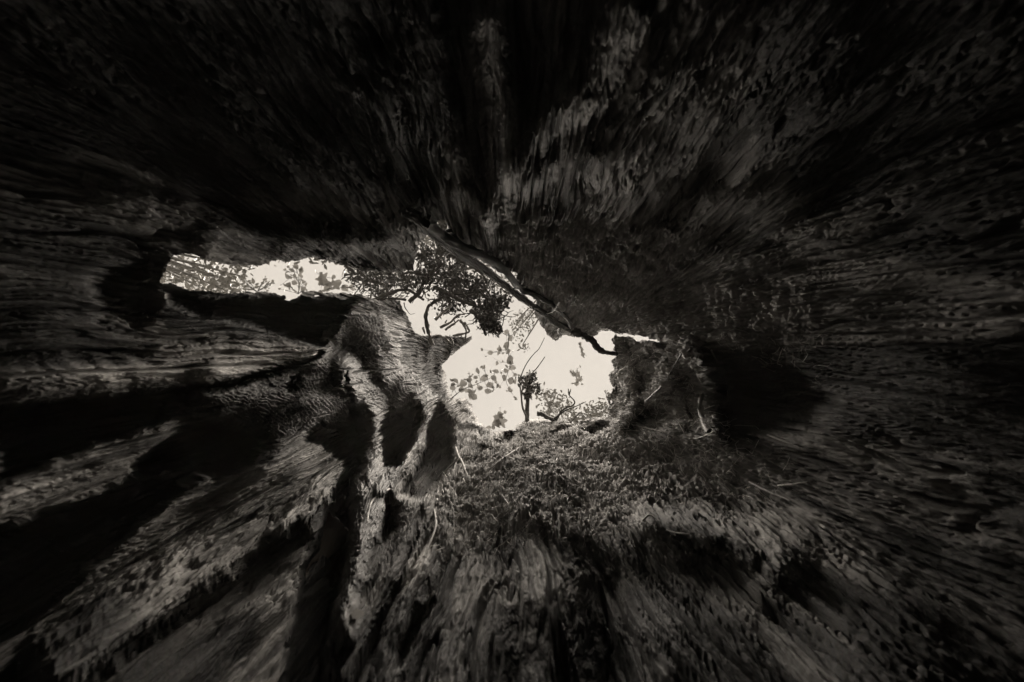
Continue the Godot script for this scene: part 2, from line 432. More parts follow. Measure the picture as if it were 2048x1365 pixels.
func build_wall(tree: Node3D) -> void:
	var a := 0.0
	while a < TAU - 0.002:
		bearings.append(a)
		# the finest grain shows on the ringed fold, so the mesh is finer towards it
		a += 0.0027 if a > 2.35 and a < 3.7 else 0.0043
	var rho := 84.0
	while rho < 1310.0:
		slopes.append(rho)
		rho *= 1.0039
	while rho < 2300.0:
		slopes.append(rho)
		rho *= 1.03
	var rows := slopes.size()
	var cols := bearings.size()
	var chunks := (rows + PER - 1) / PER
	rows_done.resize(chunks)
	normals_done.resize(chunks)
	var t := WorkerThreadPool.add_group_task(wall_rows, chunks)
	WorkerThreadPool.wait_for_group_task_completion(t)
	for part_rows in rows_done:
		wall_pos.append_array(part_rows[0])
		wall_col.append_array(part_rows[1])
		wall_gap.append_array(part_rows[2])
	t = WorkerThreadPool.add_group_task(wall_normals, chunks)
	WorkerThreadPool.wait_for_group_task_completion(t)
	for part_rows in normals_done:
		wall_nor.append_array(part_rows)
	print("wall points ", wall_pos.size(), " ms ", Time.get_ticks_msec())
	part_outlines = [
		poly_of([330, 800, 450, 755, 640, 705, 640, 600, 800, 604, 826, 668, 800, 690, 800, 720, 880, 800, 850, 870, 790, 960, 760, 1060, 690, 1260, 670, 1250, 700, 1000, 690, 860, 540, 880, 440, 850]),
		poly_of([800, 690, 826, 660, 955, 655, 884, 735, 900, 800, 878, 800, 800, 725]),
		poly_of([318, 560, 500, 570, 720, 575, 690, 640, 640, 690, 560, 668, 480, 645, 400, 632, 330, 612]),
		poly_of([1215, 660, 1260, 672, 1330, 684, 1390, 690, 1432, 862, 1240, 856, 1205, 820]),
	]
	# share the quads out to the parts of the trunk
	var lists := []
	for i in PART_NAMES.size():
		lists.append(PackedInt32Array())
	var cell_part := PackedByteArray()
	cell_part.resize((rows / 8 + 1) * (cols / 8 + 1))
	for r8 in rows / 8 + 1:
		for c8 in cols / 8 + 1:
			var rr := slopes[mini(r8 * 8 + 4, rows - 1)]
			var aa := bearings[mini(c8 * 8 + 4, cols - 1)]
			cell_part[r8 * (cols / 8 + 1) + c8] = part_of(POLE.x + rr * cos(aa), POLE.y + rr * sin(aa))
	var edge := PackedInt32Array()
	for r in rows - 1:
		for c in cols:
			var i0 := r * cols + c
			var i1 := r * cols + (c + 1) % cols
			var i2 := i0 + cols
			var i3 := i1 + cols
			var open := int(wall_gap[i0] < 0.0) + int(wall_gap[i1] < 0.0) + int(wall_gap[i2] < 0.0) + int(wall_gap[i3] < 0.0)
			if open == 4 or (open > 0 and (wall_gap[i0] + wall_gap[i1] + wall_gap[i2] + wall_gap[i3] < 0.0)):
				continue
			var l: PackedInt32Array = lists[cell_part[(r / 8) * (cols / 8 + 1) + c / 8]]
			l.append_array(PackedInt32Array([i0, i2, i1, i1, i2, i3]))
			if open > 0:
				edge.append_array(PackedInt32Array([i0, i1, i2, i3]))
	for i in PART_NAMES.size():
		var remap := PackedInt32Array()
		remap.resize(wall_pos.size())
		remap.fill(-1)
		var vp := PackedVector3Array()
		var vn := PackedVector3Array()
		var vc := PackedColorArray()
		var ix := PackedInt32Array()
		ix.resize(lists[i].size())
		var l: PackedInt32Array = lists[i]
		for k in l.size():
			var g := l[k]
			if remap[g] < 0:
				remap[g] = vp.size()
				vp.append(wall_pos[g])
				vn.append(wall_nor[g])
				vc.append(wall_col[g])
			ix[k] = remap[g]
		if vp.is_empty():
			continue
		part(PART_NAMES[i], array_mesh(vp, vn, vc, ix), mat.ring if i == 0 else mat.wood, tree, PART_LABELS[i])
	print("parts ", Time.get_ticks_msec())
	# the broken edge of the wood: its thickness, running back from the rim
	var st := SurfaceTool.new()
	st.begin(Mesh.PRIMITIVE_TRIANGLES)
	for k in range(0, edge.size(), 4):
		var q := [edge[k], edge[k + 1], edge[k + 3], edge[k + 2]]
		for s in 4:
			var g0: int = q[s]
			var g1: int = q[(s + 1) % 4]
			if wall_gap[g0] < 2.0 and wall_gap[g1] < 2.0 and wall_gap[g0] >= 0.0 and wall_gap[g1] >= 0.0:
				var p0 := wall_pos[g0]
				var p1 := wall_pos[g1]
				var o0 := p0 + p0.normalized() * 0.16
				var o1 := p1 + p1.normalized() * 0.16
				for p in [p0, p1, o0, p1, o1, o0]:
					st.set_color(Color(0.16, 0.155, 0.148))
					st.add_vertex(p)
	st.generate_normals()
	part("broken_rim", st.commit(), mat.wood, tree)
	# the foot of the hollow, from the last ring down into the ground, open at the way in
	st = SurfaceTool.new()
	st.begin(Mesh.PRIMITIVE_TRIANGLES)
	var last := (rows - 1) * cols
	var each := 6
	for c in range(0, cols, each):
		var c1 := mini(c + each, cols) % cols
		var mid := bearings[c]
		var entrance := mid > 1.5 and mid < 1.68
		var p0 := wall_pos[last + c]
		var p1 := wall_pos[last + c1]
		var g0 := Vector3(p0.x * 1.12, GROUND - 0.1, p0.z * 1.12)
		var g1 := Vector3(p1.x * 1.12, GROUND - 0.1, p1.z * 1.12)
		if entrance:
			g0 = p0.lerp(g0, 0.08)
			g1 = p1.lerp(g1, 0.08)
		var m0 := p0.lerp(g0, 0.5) * Vector3(1.05, 1, 1.05)
		var m1 := p1.lerp(g1, 0.5) * Vector3(1.05, 1, 1.05)
		for p in [p0, m0, p1, p1, m0, m1, m0, g0, m1, m1, g0, g1]:
			st.set_color(Color(0.13, 0.126, 0.12))
			st.add_vertex(p)
	st.generate_normals()
	part("trunk_foot", st.commit(), mat.wood, tree)


func array_mesh(vp: PackedVector3Array, vn: PackedVector3Array, vc: PackedColorArray, ix: PackedInt32Array) -> ArrayMesh:
	var arr := []
	arr.resize(Mesh.ARRAY_MAX)
	arr[Mesh.ARRAY_VERTEX] = vp
	arr[Mesh.ARRAY_NORMAL] = vn
	arr[Mesh.ARRAY_COLOR] = vc
	arr[Mesh.ARRAY_INDEX] = ix
	var m := ArrayMesh.new()
	m.add_surface_from_arrays(Mesh.PRIMITIVE_TRIANGLES, arr)
	return m


# ---------------------------------------------------------------- stems, twigs, leaves
func smooth_line(pts: Array, per := 5) -> PackedVector3Array:
	var out := PackedVector3Array()
	for i in pts.size() - 1:
		var a: Vector3 = pts[maxi(i - 1, 0)]
		var b: Vector3 = pts[i]
		var c: Vector3 = pts[i + 1]
		var d: Vector3 = pts[mini(i + 2, pts.size() - 1)]
		for k in per:
			out.append(b.cubic_interpolate(c, a, d, float(k) / per))
	out.append(pts[pts.size() - 1])
	return out


# a tapering, knobbly stem; tone is its own base colour
func tube(st: SurfaceTool, line: PackedVector3Array, r0: float, r1: float, sides: int, tone: float, knots := 0.25) -> void:
	var n := line.size()
	var rings := []
	var side := Vector3(0.3, 0.2, 0.9)
	for i in n:
		var dir := (line[mini(i + 1, n - 1)] - line[maxi(i - 1, 0)]).normalized()
		side = (side - dir * side.dot(dir)).normalized()
		var other := dir.cross(side)
		var ring := PackedVector3Array()
		var base := lerpf(r0, r1, float(i) / (n - 1))
		for s in sides:
			var a := TAU * s / sides
			var k: float = 1.0 + knots * noise.clump.get_noise_3d(line[i].x * 14.0 + s * 1.7, line[i].y * 14.0, line[i].z * 14.0) * 2.0
			ring.append(line[i] + (side * cos(a) + other * sin(a)) * base * k)
		rings.append(ring)
	for i in n - 1:
		for s in sides:
			var t := (s + 1) % sides
			var quad := [rings[i][s], rings[i + 1][s], rings[i][t], rings[i][t], rings[i + 1][s], rings[i + 1][t]]
			var c: float = tone * (1.0 + 0.5 * noise.fine.get_noise_3d(line[i].x * 40.0, line[i].y * 40.0, line[i].z * 40.0 + s))
			for p in quad:
				st.set_color(Color(c * 1.03, c, c * 0.95))
				st.set_smooth_group(0)
				st.add_vertex(p)


func stem_mesh(lines: Array, sides := 7, tone := 0.06, knots := 0.25) -> ArrayMesh:
	var st := SurfaceTool.new()
	st.begin(Mesh.PRIMITIVE_TRIANGLES)
	for l in lines:
		tube(st, l[0], l[1], l[2], sides, tone, knots)
	st.index()
	st.generate_normals()
	return st.commit()


# photo pixels at one height -> points; heights may change from end to end
func traced(xy: Array, y0: float, y1 := -1.0) -> PackedVector3Array:
	var pts := []
	var n := xy.size() / 2
	for i in n:
		var y := y0 if y1 < 0.0 else lerpf(y0, y1, float(i) / (n - 1))
		pts.append(at_height(xy[2 * i], xy[2 * i + 1], y))
	return smooth_line(pts)


# the same, just clear of the wall
func traced_on_wall(xy: Array, off: float) -> PackedVector3Array:
	var pts := []
	for i in xy.size() / 2:
		pts.append(near_wall(xy[2 * i], xy[2 * i + 1], off))
	return smooth_line(pts)


func wall_index(u: float, v: float) -> Vector2i:
	var d := Vector2(u, v) - POLE
	var a := fposmod(atan2(d.y, d.x), TAU)
	return Vector2i(clampi(slopes.bsearch(d.length()), 1, slopes.size() - 2), clampi(bearings.bsearch(a), 1, bearings.size() - 2))


func near_wall(u: float, v: float, off: float) -> Vector3:
	var k := wall_index(u, v)
	var p := wall_pos[k.x * bearings.size() + k.y]
	return p - p.normalized() * off


# a blade of many small faces: half-width along its length, a fold on the midrib and a droop
func leaf_mesh(lobes: int, seed_: int) -> ArrayMesh:
	var st := SurfaceTool.new()
	st.begin(Mesh.PRIMITIVE_TRIANGLES)
	var r := RandomNumberGenerator.new()
	r.seed = seed_
	var rim := PackedVector3Array()
	var n := 18 if lobes > 0 else 14
	for i in n + 1:
		var t := float(i) / n
		if lobes > 0:
			var a := lerpf(-PI * 0.86, PI * 0.86, t)
			var q := 0.42 + 0.5 * pow(absf(cos(a * lobes * 0.5)), 1.5) * (1.0 - 0.25 * absf(a) / PI) + r.randf_range(-0.04, 0.04)
			rim.append(Vector3(sin(a) * q, -0.12 * q * q + 0.05 * sin(a * 7.0), cos(a) * q))
		else:
			var s := absf(2.0 * t - 1.0)
			var w := 0.43 * sin(PI * pow(1.0 - s, 0.75)) + r.randf_range(-0.012, 0.012)
			rim.append(Vector3(w * signf(t - 0.5), 0.16 * w - 0.18 * pow(1.0 - s, 2.0), lerpf(-0.5, 0.5, 1.0 - s)))
	for i in n:
		for p in [Vector3(0, 0.0, 0.0 if lobes > 0 else 0.05), rim[i], rim[i + 1]]:
			st.add_vertex(p)
	st.generate_normals()
	return st.commit()


func leaf_basis(size: float, flat: float) -> Basis:
	var b := Basis(Vector3.UP, rng.randf() * TAU) * Basis(Vector3.RIGHT, rng.randf_range(-flat, flat)) * Basis(Vector3.FORWARD, rng.randf_range(-flat, flat))
	return b.scaled(Vector3.ONE * size)


# a sprig with each large leaf as a part of its own: [u, v, size in photo pixels, lobed]
func sprig(called: String, label: String, y: float, stem: Array, leaves: Array, group := "") -> void:
	var root := at_height(stem[0], stem[1], y)
	var t := thing(called, label, "sprig", root, group)
	var line := traced(stem, y, y + 0.25)
	var lines := [[line, 0.010, 0.004]]
	for l in leaves:
		var p := at_height(l[0], l[1], y + rng.randf_range(-0.25, 0.25))
		var best := line[0]
		for q in line:
			if q.distance_to(p) < best.distance_to(p):
				best = q
		lines.append([PackedVector3Array([best, best.lerp(p, 0.5) + Vector3(0, 0.03, 0), p]), 0.004, 0.0025])
		for extra in 2:
			var q: Vector3 = p + Vector3(rng.randfn(), rng.randfn() * 0.5, rng.randfn()) * l[2] * 0.9 / F * y
			lines.append([PackedVector3Array([best.lerp(p, 0.6), q]), 0.003, 0.002])
			var small := part("leaf", leaf_meshes[rng.randi() % 3], mat.leaf if rng.randf() < 0.5 else mat.thin_leaf, t)
			small.transform = Transform3D(leaf_basis(l[2] * rng.randf_range(0.6, 1.1) / F * y, 1.2), q - root)
		var o := part("leaf", leaf_meshes[rng.randi() % 3 if l[3] < 4 else (3 if l[3] == 5 else 4)], mat.leaf if rng.randf() < 0.6 else mat.thin_leaf, t)
		o.transform = Transform3D(leaf_basis(l[2] * (1.5 if l[3] < 4 else 1.1) / F * y, 0.9), p - root)
	var m := part("stem", stem_mesh(lines, 5, 0.05), mat.stem, t)
	m.position = -root


# many leaves too small to pick apart, in one mesh: blobs are [centre, radius, count]
func foliage_mesh(blobs: Array, size: float, flat := 1.2) -> ArrayMesh:
	var vp := PackedVector3Array()
	var vn := PackedVector3Array()
	var vc := PackedColorArray()
	var ix := PackedInt32Array()
	for b in blobs:
		for i in b[2]:
			var p := Vector3(rng.randfn(), rng.randfn(), rng.randfn()) * 0.5
			if p.length() > 1.25:
				p = p.normalized() * 1.25 * rng.randf()
			p = b[0] + p * b[1]
			var bs := leaf_basis(size * rng.randf_range(0.55, 1.35), flat)
			var k := vp.size()
			var c := rng.randf_range(0.55, 1.4)
			for q in [Vector3(0, 0, -0.5), Vector3(0.2, 0.04, -0.15), Vector3(0.17, 0.02, 0.2), Vector3(0, -0.08, 0.5), Vector3(-0.17, 0.02, 0.2), Vector3(-0.2, 0.04, -0.15)]:
				vp.append(p + bs * q)
				vn.append((bs.y + bs * Vector3(q.x, 0, 0) * 0.5).normalized())
				vc.append(Color(c, c, c))
			for q in [0, 1, 5, 1, 2, 5, 2, 4, 5, 2, 3, 4]:
				ix.append(k + q)
	return array_mesh(vp, vn, vc, ix)


func blobs_at(list: Array, y0: float, spread: float) -> Array:
	var out := []
	for b in list:
		var y: float = y0 + rng.randf_range(-spread, spread)
		out.append([at_height(b[0], b[1], y), b[2] / F * y, b[3]])
	return out


# hair roots and shreds of fibre lying over the wall, too many to count
func fibres(tree: Node3D, count: int) -> void:
	var vp := PackedVector3Array()
	var vn := PackedVector3Array()
	var vc := PackedColorArray()
	var ix := PackedInt32Array()
	var cols := bearings.size()
	var tries := 0
	var made := 0
	while made < count and tries < count * 12:
		tries += 1
		var u := rng.randf_range(700.0, 1950.0)
		var v := rng.randf_range(420.0, 1365.0)
		var k0 := int((v - MV) / STEP) * MW + int((u - MU) / STEP)
		if v < 690.0 and u < 1222.0 or v < 660.0 or gap_map[k0] < 6.0 or smoothstep(-0.1, 0.35, noise.clump.get_noise_2d(u * 0.022, v * 0.022)) * moss_map[k0] * (1.0 - ring_map[k0]) < rng.randf():
			continue
		made += 1
		var away := atan2(v - CV, u - CU)
		var dir := away + (PI * 0.5 + rng.randfn() * 0.7 if gap_map[k0] < 110.0 else rng.randfn() * 0.35)
		var long := 10.0 + 60.0 * pow(rng.randf(), 2.5)
		var off := rng.randf_range(0.004, 0.02)
		var wide := rng.randf_range(0.4, 0.95) * wall_at(u, v).y / F
		var tone := rng.randf_range(0.2, 0.62)
		var first := vp.size()
		var segs := 5
		for i in segs + 1:
			var k := wall_index(u, v)
			var g := k.x * cols + k.y
			var n := wall_nor[g]
			if n.dot(wall_pos[g]) > 0.0:
				n = -n
			var p := wall_pos[g] + n * (off + 0.02 * sin(PI * i / segs))
			var along := Vector3(cos(dir), 0, -sin(dir))
			var side := along.cross(n).normalized() * wide
			var lift := n * wide
			vp.append_array(PackedVector3Array([p - side, p + lift, p + side]))
			vn.append_array(PackedVector3Array([(n - side / wide).normalized(), n, (n + side / wide).normalized()]))
			for q in 3:
				vc.append(Color(tone * 1.03, tone, tone * 0.95))
			if i < segs:
				var b := first + i * 3
				for q in 2:
					ix.append_array(PackedInt32Array([b + q, b + q + 3, b + q + 1, b + q + 1, b + q + 3, b + q + 4]))
			dir += rng.randfn() * 0.45
			u += cos(dir) * long / segs
			v += sin(dir) * long / segs
			if gap_map[clampi(int((v - MV) / STEP), 0, MH - 1) * MW + clampi(int((u - MU) / STEP), 0, MW - 1)] < 2.0:
				u -= cos(dir) * long / segs
				v -= sin(dir) * long / segs
	part("hair_roots", array_mesh(vp, vn, vc, ix), mat.fibre, tree, "", "stuff")


var leaf_meshes := []


func outer_bark(tree: Node3D) -> void:
	var st := SurfaceTool.new()
	st.begin(Mesh.PRIMITIVE_TRIANGLES)
	var cols := bearings.size()
	var step := 14
	for r in range(0, slopes.size() - step, step):
		for c in range(0, cols, step):
			var c1 := c + step if c + step < cols else 0
			var ids := [r * cols + c, r * cols + c1, (r + step) * cols + c, (r + step) * cols + c1]
			var ok := true
			for k in ids:
				ok = ok and wall_gap[k] > 150.0 and wall_pos[k].length() < wall_at(CU + wall_pos[k].x / wall_pos[k].y * F, CV - wall_pos[k].z / wall_pos[k].y * F).length() * 1.12
			if not ok:
				continue
			var q := []
			for k in ids:
				var p := wall_pos[k]
				q.append(p + (Vector3(p.x, 0, p.z).normalized() + p.normalized()).normalized() * 1.1)
			for p in [q[0], q[1], q[2], q[1], q[3], q[2]]:
				st.set_color(Color(0.14, 0.12, 0.10))
				st.add_vertex(p)
	st.index()
	st.generate_normals()
	part("outer_bark", st.commit(), mat.wood, tree)


func tree_outside(label: String, base: Vector3, top: Vector3, blobs: Array, leaf: float, m: Material, group := "") -> void:
	var t := thing("leafy_tree", label, "tree", base, group)
	var lines := [[smooth_line([base, base.lerp(top, 0.5) + Vector3(0.3, 0, 0.2), top]), 0.22, 0.05]]
	for b in blobs:
		lines.append([smooth_line([base.lerp(top, 0.7), base.lerp(top, 0.85).lerp(b[0], 0.4), b[0]], 3), 0.05, 0.012])
	var o := part("trunk", stem_mesh(lines, 6, 0.07), mat.stem, t)
	o.position = -base
	o = part("crown", foliage_mesh(blobs, leaf), m, t, "", "stuff")
	o.position = -base


func plants() -> void:
	leaf_meshes = [leaf_mesh(0, 1), leaf_mesh(0, 2), leaf_mesh(0, 3), leaf_mesh(5, 4), leaf_mesh(7, 5)]
	# --- the woody vine lying across the opening
	var base := at_height(780, 412, 5.0)
	var vine := thing("woody_vine", "thick dark woody vine lying slantwise along the edge of the opening", "vine", base)
	var main := traced_on_wall([812, 428, 830, 442, 880, 480, 940, 520, 985, 552, 1020, 580, 1055, 605, 1085, 625, 1115, 648, 1140, 660, 1152, 668], 0.25)
	part("main_stem", stem_mesh([[main, 0.026, 0.046]], 14, 0.022, 0.8), mat.bark, vine).position = -base
	for k in 9:
		var strand := []
		for i in range(0, main.size(), 3):
			var turn: float = TAU * k / 9.0 + i * 0.06 + 0.8 * noise.clump.get_noise_2d(k * 9.0, i * 0.3)
			strand.append(main[i] + Vector3(cos(turn), 0.0, sin(turn)) * lerpf(0.026, 0.046, float(i) / main.size()) * rng.randf_range(0.9, 1.15))
		part("bark_strand", stem_mesh([[smooth_line(strand, 3), 0.011, 0.008]], 5, 0.028, 0.5), mat.bark, vine).position = -base
	var upper := traced_on_wall([850, 440, 876, 466, 930, 497, 990, 528, 1020, 555, 1045, 580, 1075, 593, 1105, 615, 1130, 635, 1144, 657], 0.28)
	part("side_stem", stem_mesh([[upper, 0.04, 0.038]], 10, 0.025, 0.5), mat.bark, vine).position = -base
	part("tail", stem_mesh([[traced([1146, 662, 1165, 670, 1185, 683, 1198, 698, 1215, 706, 1236, 708], 5.6), 0.048, 0.022]], 9, 0.07, 0.6), mat.bark, vine).position = -base
	for xy in [[800, 424, 822, 420, 836, 410, 838, 396], [840, 440, 848, 424, 846, 408], [880, 470, 900, 462, 905, 470], [940, 520, 955, 508, 972, 512, 985, 505], [985, 552, 978, 570, 986, 585], [1020, 580, 1040, 572, 1048, 556], [1062, 610, 1060, 628, 1068, 640], [905, 500, 890, 512, 893, 528], [1090, 628, 1106, 622, 1118, 606], [1120, 650, 1116, 664, 1122, 676]]:
		part("offshoot", stem_mesh([[traced_on_wall(xy, 0.22), 0.018, 0.006]], 6, 0.03, 0.5), mat.stem, vine).position = -base
	# --- the tangled bush that hangs beside it
	base = at_height(870, 575, 6.4)
	var bush := thing("tangled_bush", "dark tangled bush with crooked branches hanging in the gap beside the vine", "bush", base)
	for xy in [[728, 606, 760, 596, 790, 583, 815, 580, 835, 592, 848, 600], [818, 604, 838, 585, 845, 568, 852, 555, 872, 540, 895, 520], [736, 612, 765, 602, 790, 598, 812, 600], [858, 668, 852, 640, 856, 615, 876, 600, 900, 590, 930, 588], [778, 596, 782, 612, 776, 628], [868, 575, 900, 590, 930, 605, 950, 612], [690, 532, 705, 542, 712, 548, 728, 538], [860, 560, 840, 548, 820, 545, 800, 552], [940, 620, 955, 635, 965, 652, 972, 672], [722, 545, 740, 560, 770, 572, 775, 590], [880, 500, 920, 520, 960, 545, 985, 580]]:
		part("branch", stem_mesh([[traced(xy, 6.3), 0.034, 0.016]], 6, 0.035, 0.4), mat.stem, bush).position = -base
	var twigs := []
	for i in 240:
		var b: Array = [[890, 500, 40], [905, 560, 55], [950, 590, 45], [985, 630, 25], [780, 560, 50], [850, 560, 40], [735, 565, 30]][i % 7]
		var u: float = b[0] + rng.randfn() * b[2] * 0.6
		var v: float = b[1] + rng.randfn() * b[2] * 0.5
		var a := rng.randf() * TAU
		var xy := []
		for k in 5:
			xy.append_array([u, v])
			a += rng.randfn() * 0.5
			u += cos(a) * 9.0
			v += sin(a) * 9.0
		twigs.append([traced(xy, 6.2 + rng.randf() * 0.5), 0.009, 0.004])
	part("fine_twigs", stem_mesh(twigs, 4, 0.035), mat.stem, bush, "", "stuff").position = -base
	for xy in [[858, 668, 866, 690, 860, 682, 872, 672, 888, 676, 905, 690, 902, 678, 890, 672], [890, 660, 905, 650, 918, 640], [905, 672, 925, 668, 938, 664, 935, 655, 928, 645], [870, 640, 890, 622, 905, 610], [880, 655, 900, 645, 915, 632, 930, 628], [846, 655, 850, 668], [920, 640, 932, 660, 930, 680]]:
		part("root_curl", stem_mesh([[traced(xy, 6.0), 0.02, 0.012]], 5, 0.16, 0.5), mat.stem, bush).position = -base
	part("foliage", foliage_mesh(blobs_at([[885, 444, 9, 110], [885, 462, 16, 170], [846, 508, 16, 130], [885, 490, 26, 220], [870, 525, 30, 220], [905, 558, 44, 620], [950, 583, 34, 520], [980, 615, 24, 420], [988, 655, 17, 240], [975, 640, 20, 200], [900, 605, 36, 240], [850, 560, 24, 130], [785, 560, 30, 170], [735, 560, 26, 130], [765, 588, 20, 90], [705, 552, 16, 60], [1004, 602, 20, 130], [760, 545, 24, 90], [820, 560, 24, 110]], 6.5, 0.35), 0.075), mat.dark_leaf, bush, "", "stuff").position = -base
	# --- twigs standing on the rim
	base = near_wall(1052, 842, 0.05)
	var y := base.y * 0.99
	var t := thing("bent_twig", "long bent twig with a fork, rising from the matted rim", "twig", base)
	part("shoot", stem_mesh([[traced([1054, 846, 1052, 832, 1045, 815, 1043, 790, 1048, 770, 1060, 752, 1075, 735, 1090, 714], y), 0.026, 0.008]], 6, 0.09), mat.stem, t).position = -base
	part("shoot", stem_mesh([[traced([1043, 800, 1040, 765, 1045, 745, 1055, 725, 1068, 708, 1078, 698, 1089, 676], y), 0.014, 0.006]], 6, 0.05), mat.stem, t).position = -base
	base = near_wall(1058, 846, 0.05)
	t = thing("leafy_shoot", "stubby dark leafy shoot standing behind the bent twig", "shoot", base)
	part("stem", stem_mesh([[traced([1054, 848, 1054, 825, 1055, 800, 1056, 780, 1060, 758], y * 1.02), 0.05, 0.03]], 6, 0.03), mat.stem, t).position = -base
	part("foliage", foliage_mesh(blobs_at([[1056, 792, 9, 90], [1057, 778, 10, 80], [1060, 762, 14, 70], [1072, 780, 12, 50], [1044, 762, 12, 40], [1064, 752, 12, 40]], y * 1.02, 0.1), 0.09), mat.dark_leaf, t, "", "stuff").position = -base
	base = near_wall(1110, 845, 0.05)
	t = thing("dead_stick", "crooked dead stick with broken side twigs on the rim", "stick", base)
	part("stick", stem_mesh([[traced([1074, 828, 1084, 829, 1096, 836, 1112, 842], y), 0.05, 0.03]], 6, 0.03), mat.stem, t).position = -base
	for xy in [[1112, 842, 1122, 824, 1135, 815, 1146, 811, 1149, 803, 1138, 790, 1137, 778], [1108, 838, 1130, 822, 1150, 814, 1172, 804], [1138, 790, 1142, 778]]:
		part("side_twig", stem_mesh([[traced(xy, y), 0.022, 0.008]], 5, 0.04), mat.stem, t).position = -base
	base = near_wall(1136, 858, 0.03)
	t = thing("looped_twig", "thin twig bent over like a hook at the matted rim", "twig", base)
	part("twig", stem_mesh([[traced([1135, 858, 1142, 845, 1152, 834, 1160, 826, 1166, 830, 1172, 838], y), 0.014, 0.009]], 5, 0.05), mat.stem, t).position = -base
	base = near_wall(1300, 798, 0.05)
	t = thing("straight_twig", "straight thin twig leaning across the fibrous end slab", "twig", base)
	part("twig", stem_mesh([[traced_on_wall([1296, 802, 1320, 768, 1342, 735, 1366, 703], 0.12), 0.012, 0.009]], 5, 0.03), mat.stem, t).position = -base
	base = near_wall(1366, 703, 0.05)
	t = thing("hanging_root", "knobbly root hanging down the edge of the fibrous end slab", "root", base)
	part("root", stem_mesh([[traced_on_wall([1366, 703, 1378, 722, 1392, 745, 1400, 775, 1408, 800, 1412, 830, 1414, 862], 0.08), 0.024, 0.02]], 6, 0.16, 0.5), mat.stem, t).position = -base
	base = near_wall(925, 922, 0.05)
	t = thing("forked_root", "pale forked root spanning the cleft beside the matted wall", "root", base)
	part("root", stem_mesh([[traced_on_wall([912, 898, 918, 914, 924, 928, 936, 945], 0.1), 0.014, 0.01]], 5, 0.3), mat.stem, t).position = -base
	part("root", stem_mesh([[traced_on_wall([921, 920, 905, 932, 888, 948, 880, 965, 875, 1000], 0.1), 0.014, 0.008]], 5, 0.3), mat.stem, t).position = -base
	# --- rootlets trailing over the lower walls, each a part of the trunk
	for xy in [[1495, 962, 1530, 980, 1575, 998], [1555, 970, 1585, 967, 1620, 964], [1265, 850, 1320, 862, 1380, 876, 1430, 862], [1430, 700, 1450, 760, 1455, 790], [870, 1010, 872, 1060, 850, 1110], [1440, 890, 1448, 905, 1456, 918], [1240, 905, 1255, 925, 1262, 935], [1280, 1040, 1300, 1036, 1330, 1048, 1380, 1070], [868, 1165, 858, 1190, 855, 1215], [1530, 870, 1580, 890, 1630, 920], [780, 985, 745, 1010, 735, 1050], [1180, 905, 1210, 890, 1240, 870, 1280, 860], [960, 955, 1000, 930, 1030, 905, 1050, 880]]:
		part("rootlet", stem_mesh([[traced_on_wall(xy, 0.03), 0.008, 0.004]], 5, 0.30), mat.stem, get_node("hollow_tree"))
	# --- leaves lit through by the sky
	sprig("leaf_sprig", "cluster of large round translucent leaves beside the black plank end", 8.8, [900, 800, 925, 780, 955, 768, 985, 755], [[956, 742, 11, 0], [968, 756, 13, 3], [988, 757, 10, 0], [937, 760, 8, 0], [926, 767, 12, 0], [955, 773, 14, 3], [979, 771, 12, 0], [942, 789, 12, 3], [977, 783, 12, 0], [923, 779, 10, 0], [911, 762, 11, 0], [967, 735, 7, 0], [991, 743, 10, 0], [938, 748, 5, 0], [905, 775, 9, 0], [948, 795, 11, 0]])
	sprig("leaf_sprig", "loose string of translucent leaves trailing down from the bush", 9.2, [1018, 668, 1016, 700, 1020, 730, 1012, 760, 1022, 785], [[1013, 693, 14, 3], [999, 699, 9, 0], [1016, 704, 9, 0], [1020, 676, 10, 0], [1020, 721, 15, 3], [1025, 736, 10, 0], [1008, 757, 11, 0], [1021, 762, 11, 3], [1021, 782, 8, 0], [980, 706, 8, 0], [997, 707, 7, 0], [994, 727, 7, 0], [1030, 750, 6, 0], [1032, 797, 7, 0], [1012, 742, 8, 0]])
	sprig("leaf_sprig", "lone little leaf cluster hanging in the open sky above the rim", 9.6, [1140, 742, 1150, 752, 1156, 766], [[1144, 745, 9, 5], [1152, 748, 10, 7], [1160, 758, 9, 0], [1153, 768, 8, 0], [1157, 751, 8, 0]])
	sprig("leaf_sprig", "thin dangling sprig with three small leaves below the vine's tail", 9.0, [1158, 686, 1162, 698, 1166, 712], [[1160, 690, 6, 0], [1164, 702, 7, 0], [1166, 710, 7, 0], [1162, 696, 5, 0]])
	sprig("leaf_sprig", "single star-shaped leaf hanging free in the bright slit", 6.6, [644, 545, 645, 557, 646, 568], [[644, 557, 17, 5], [646, 566, 9, 0], [640, 556, 8, 0]])
	sprig("leaf_sprig", "broad folded leaves resting on the lower lip of the slit", 6.8, [655, 580, 668, 574, 680, 566], [[668, 572, 15, 5], [655, 577, 11, 0], [676, 565, 10, 0], [690, 577, 12, 0], [704, 575, 11, 3]])
	sprig("leaf_sprig", "spray of small rounded leaves over the notch in the slit's lip", 6.8, [596, 588, 598, 570, 590, 550, 585, 535], [[574, 545, 8, 0], [582, 540, 7, 0], [592, 534, 8, 0], [602, 543, 9, 0], [588, 552, 7, 0], [606, 562, 8, 0], [589, 566, 8, 0], [577, 570, 8, 0], [569, 580, 8, 0], [586, 578, 9, 0], [606, 578, 9, 0], [574, 553, 8, 0], [598, 570, 10, 0], [612, 570, 7, 0], [600, 550, 6, 0]])
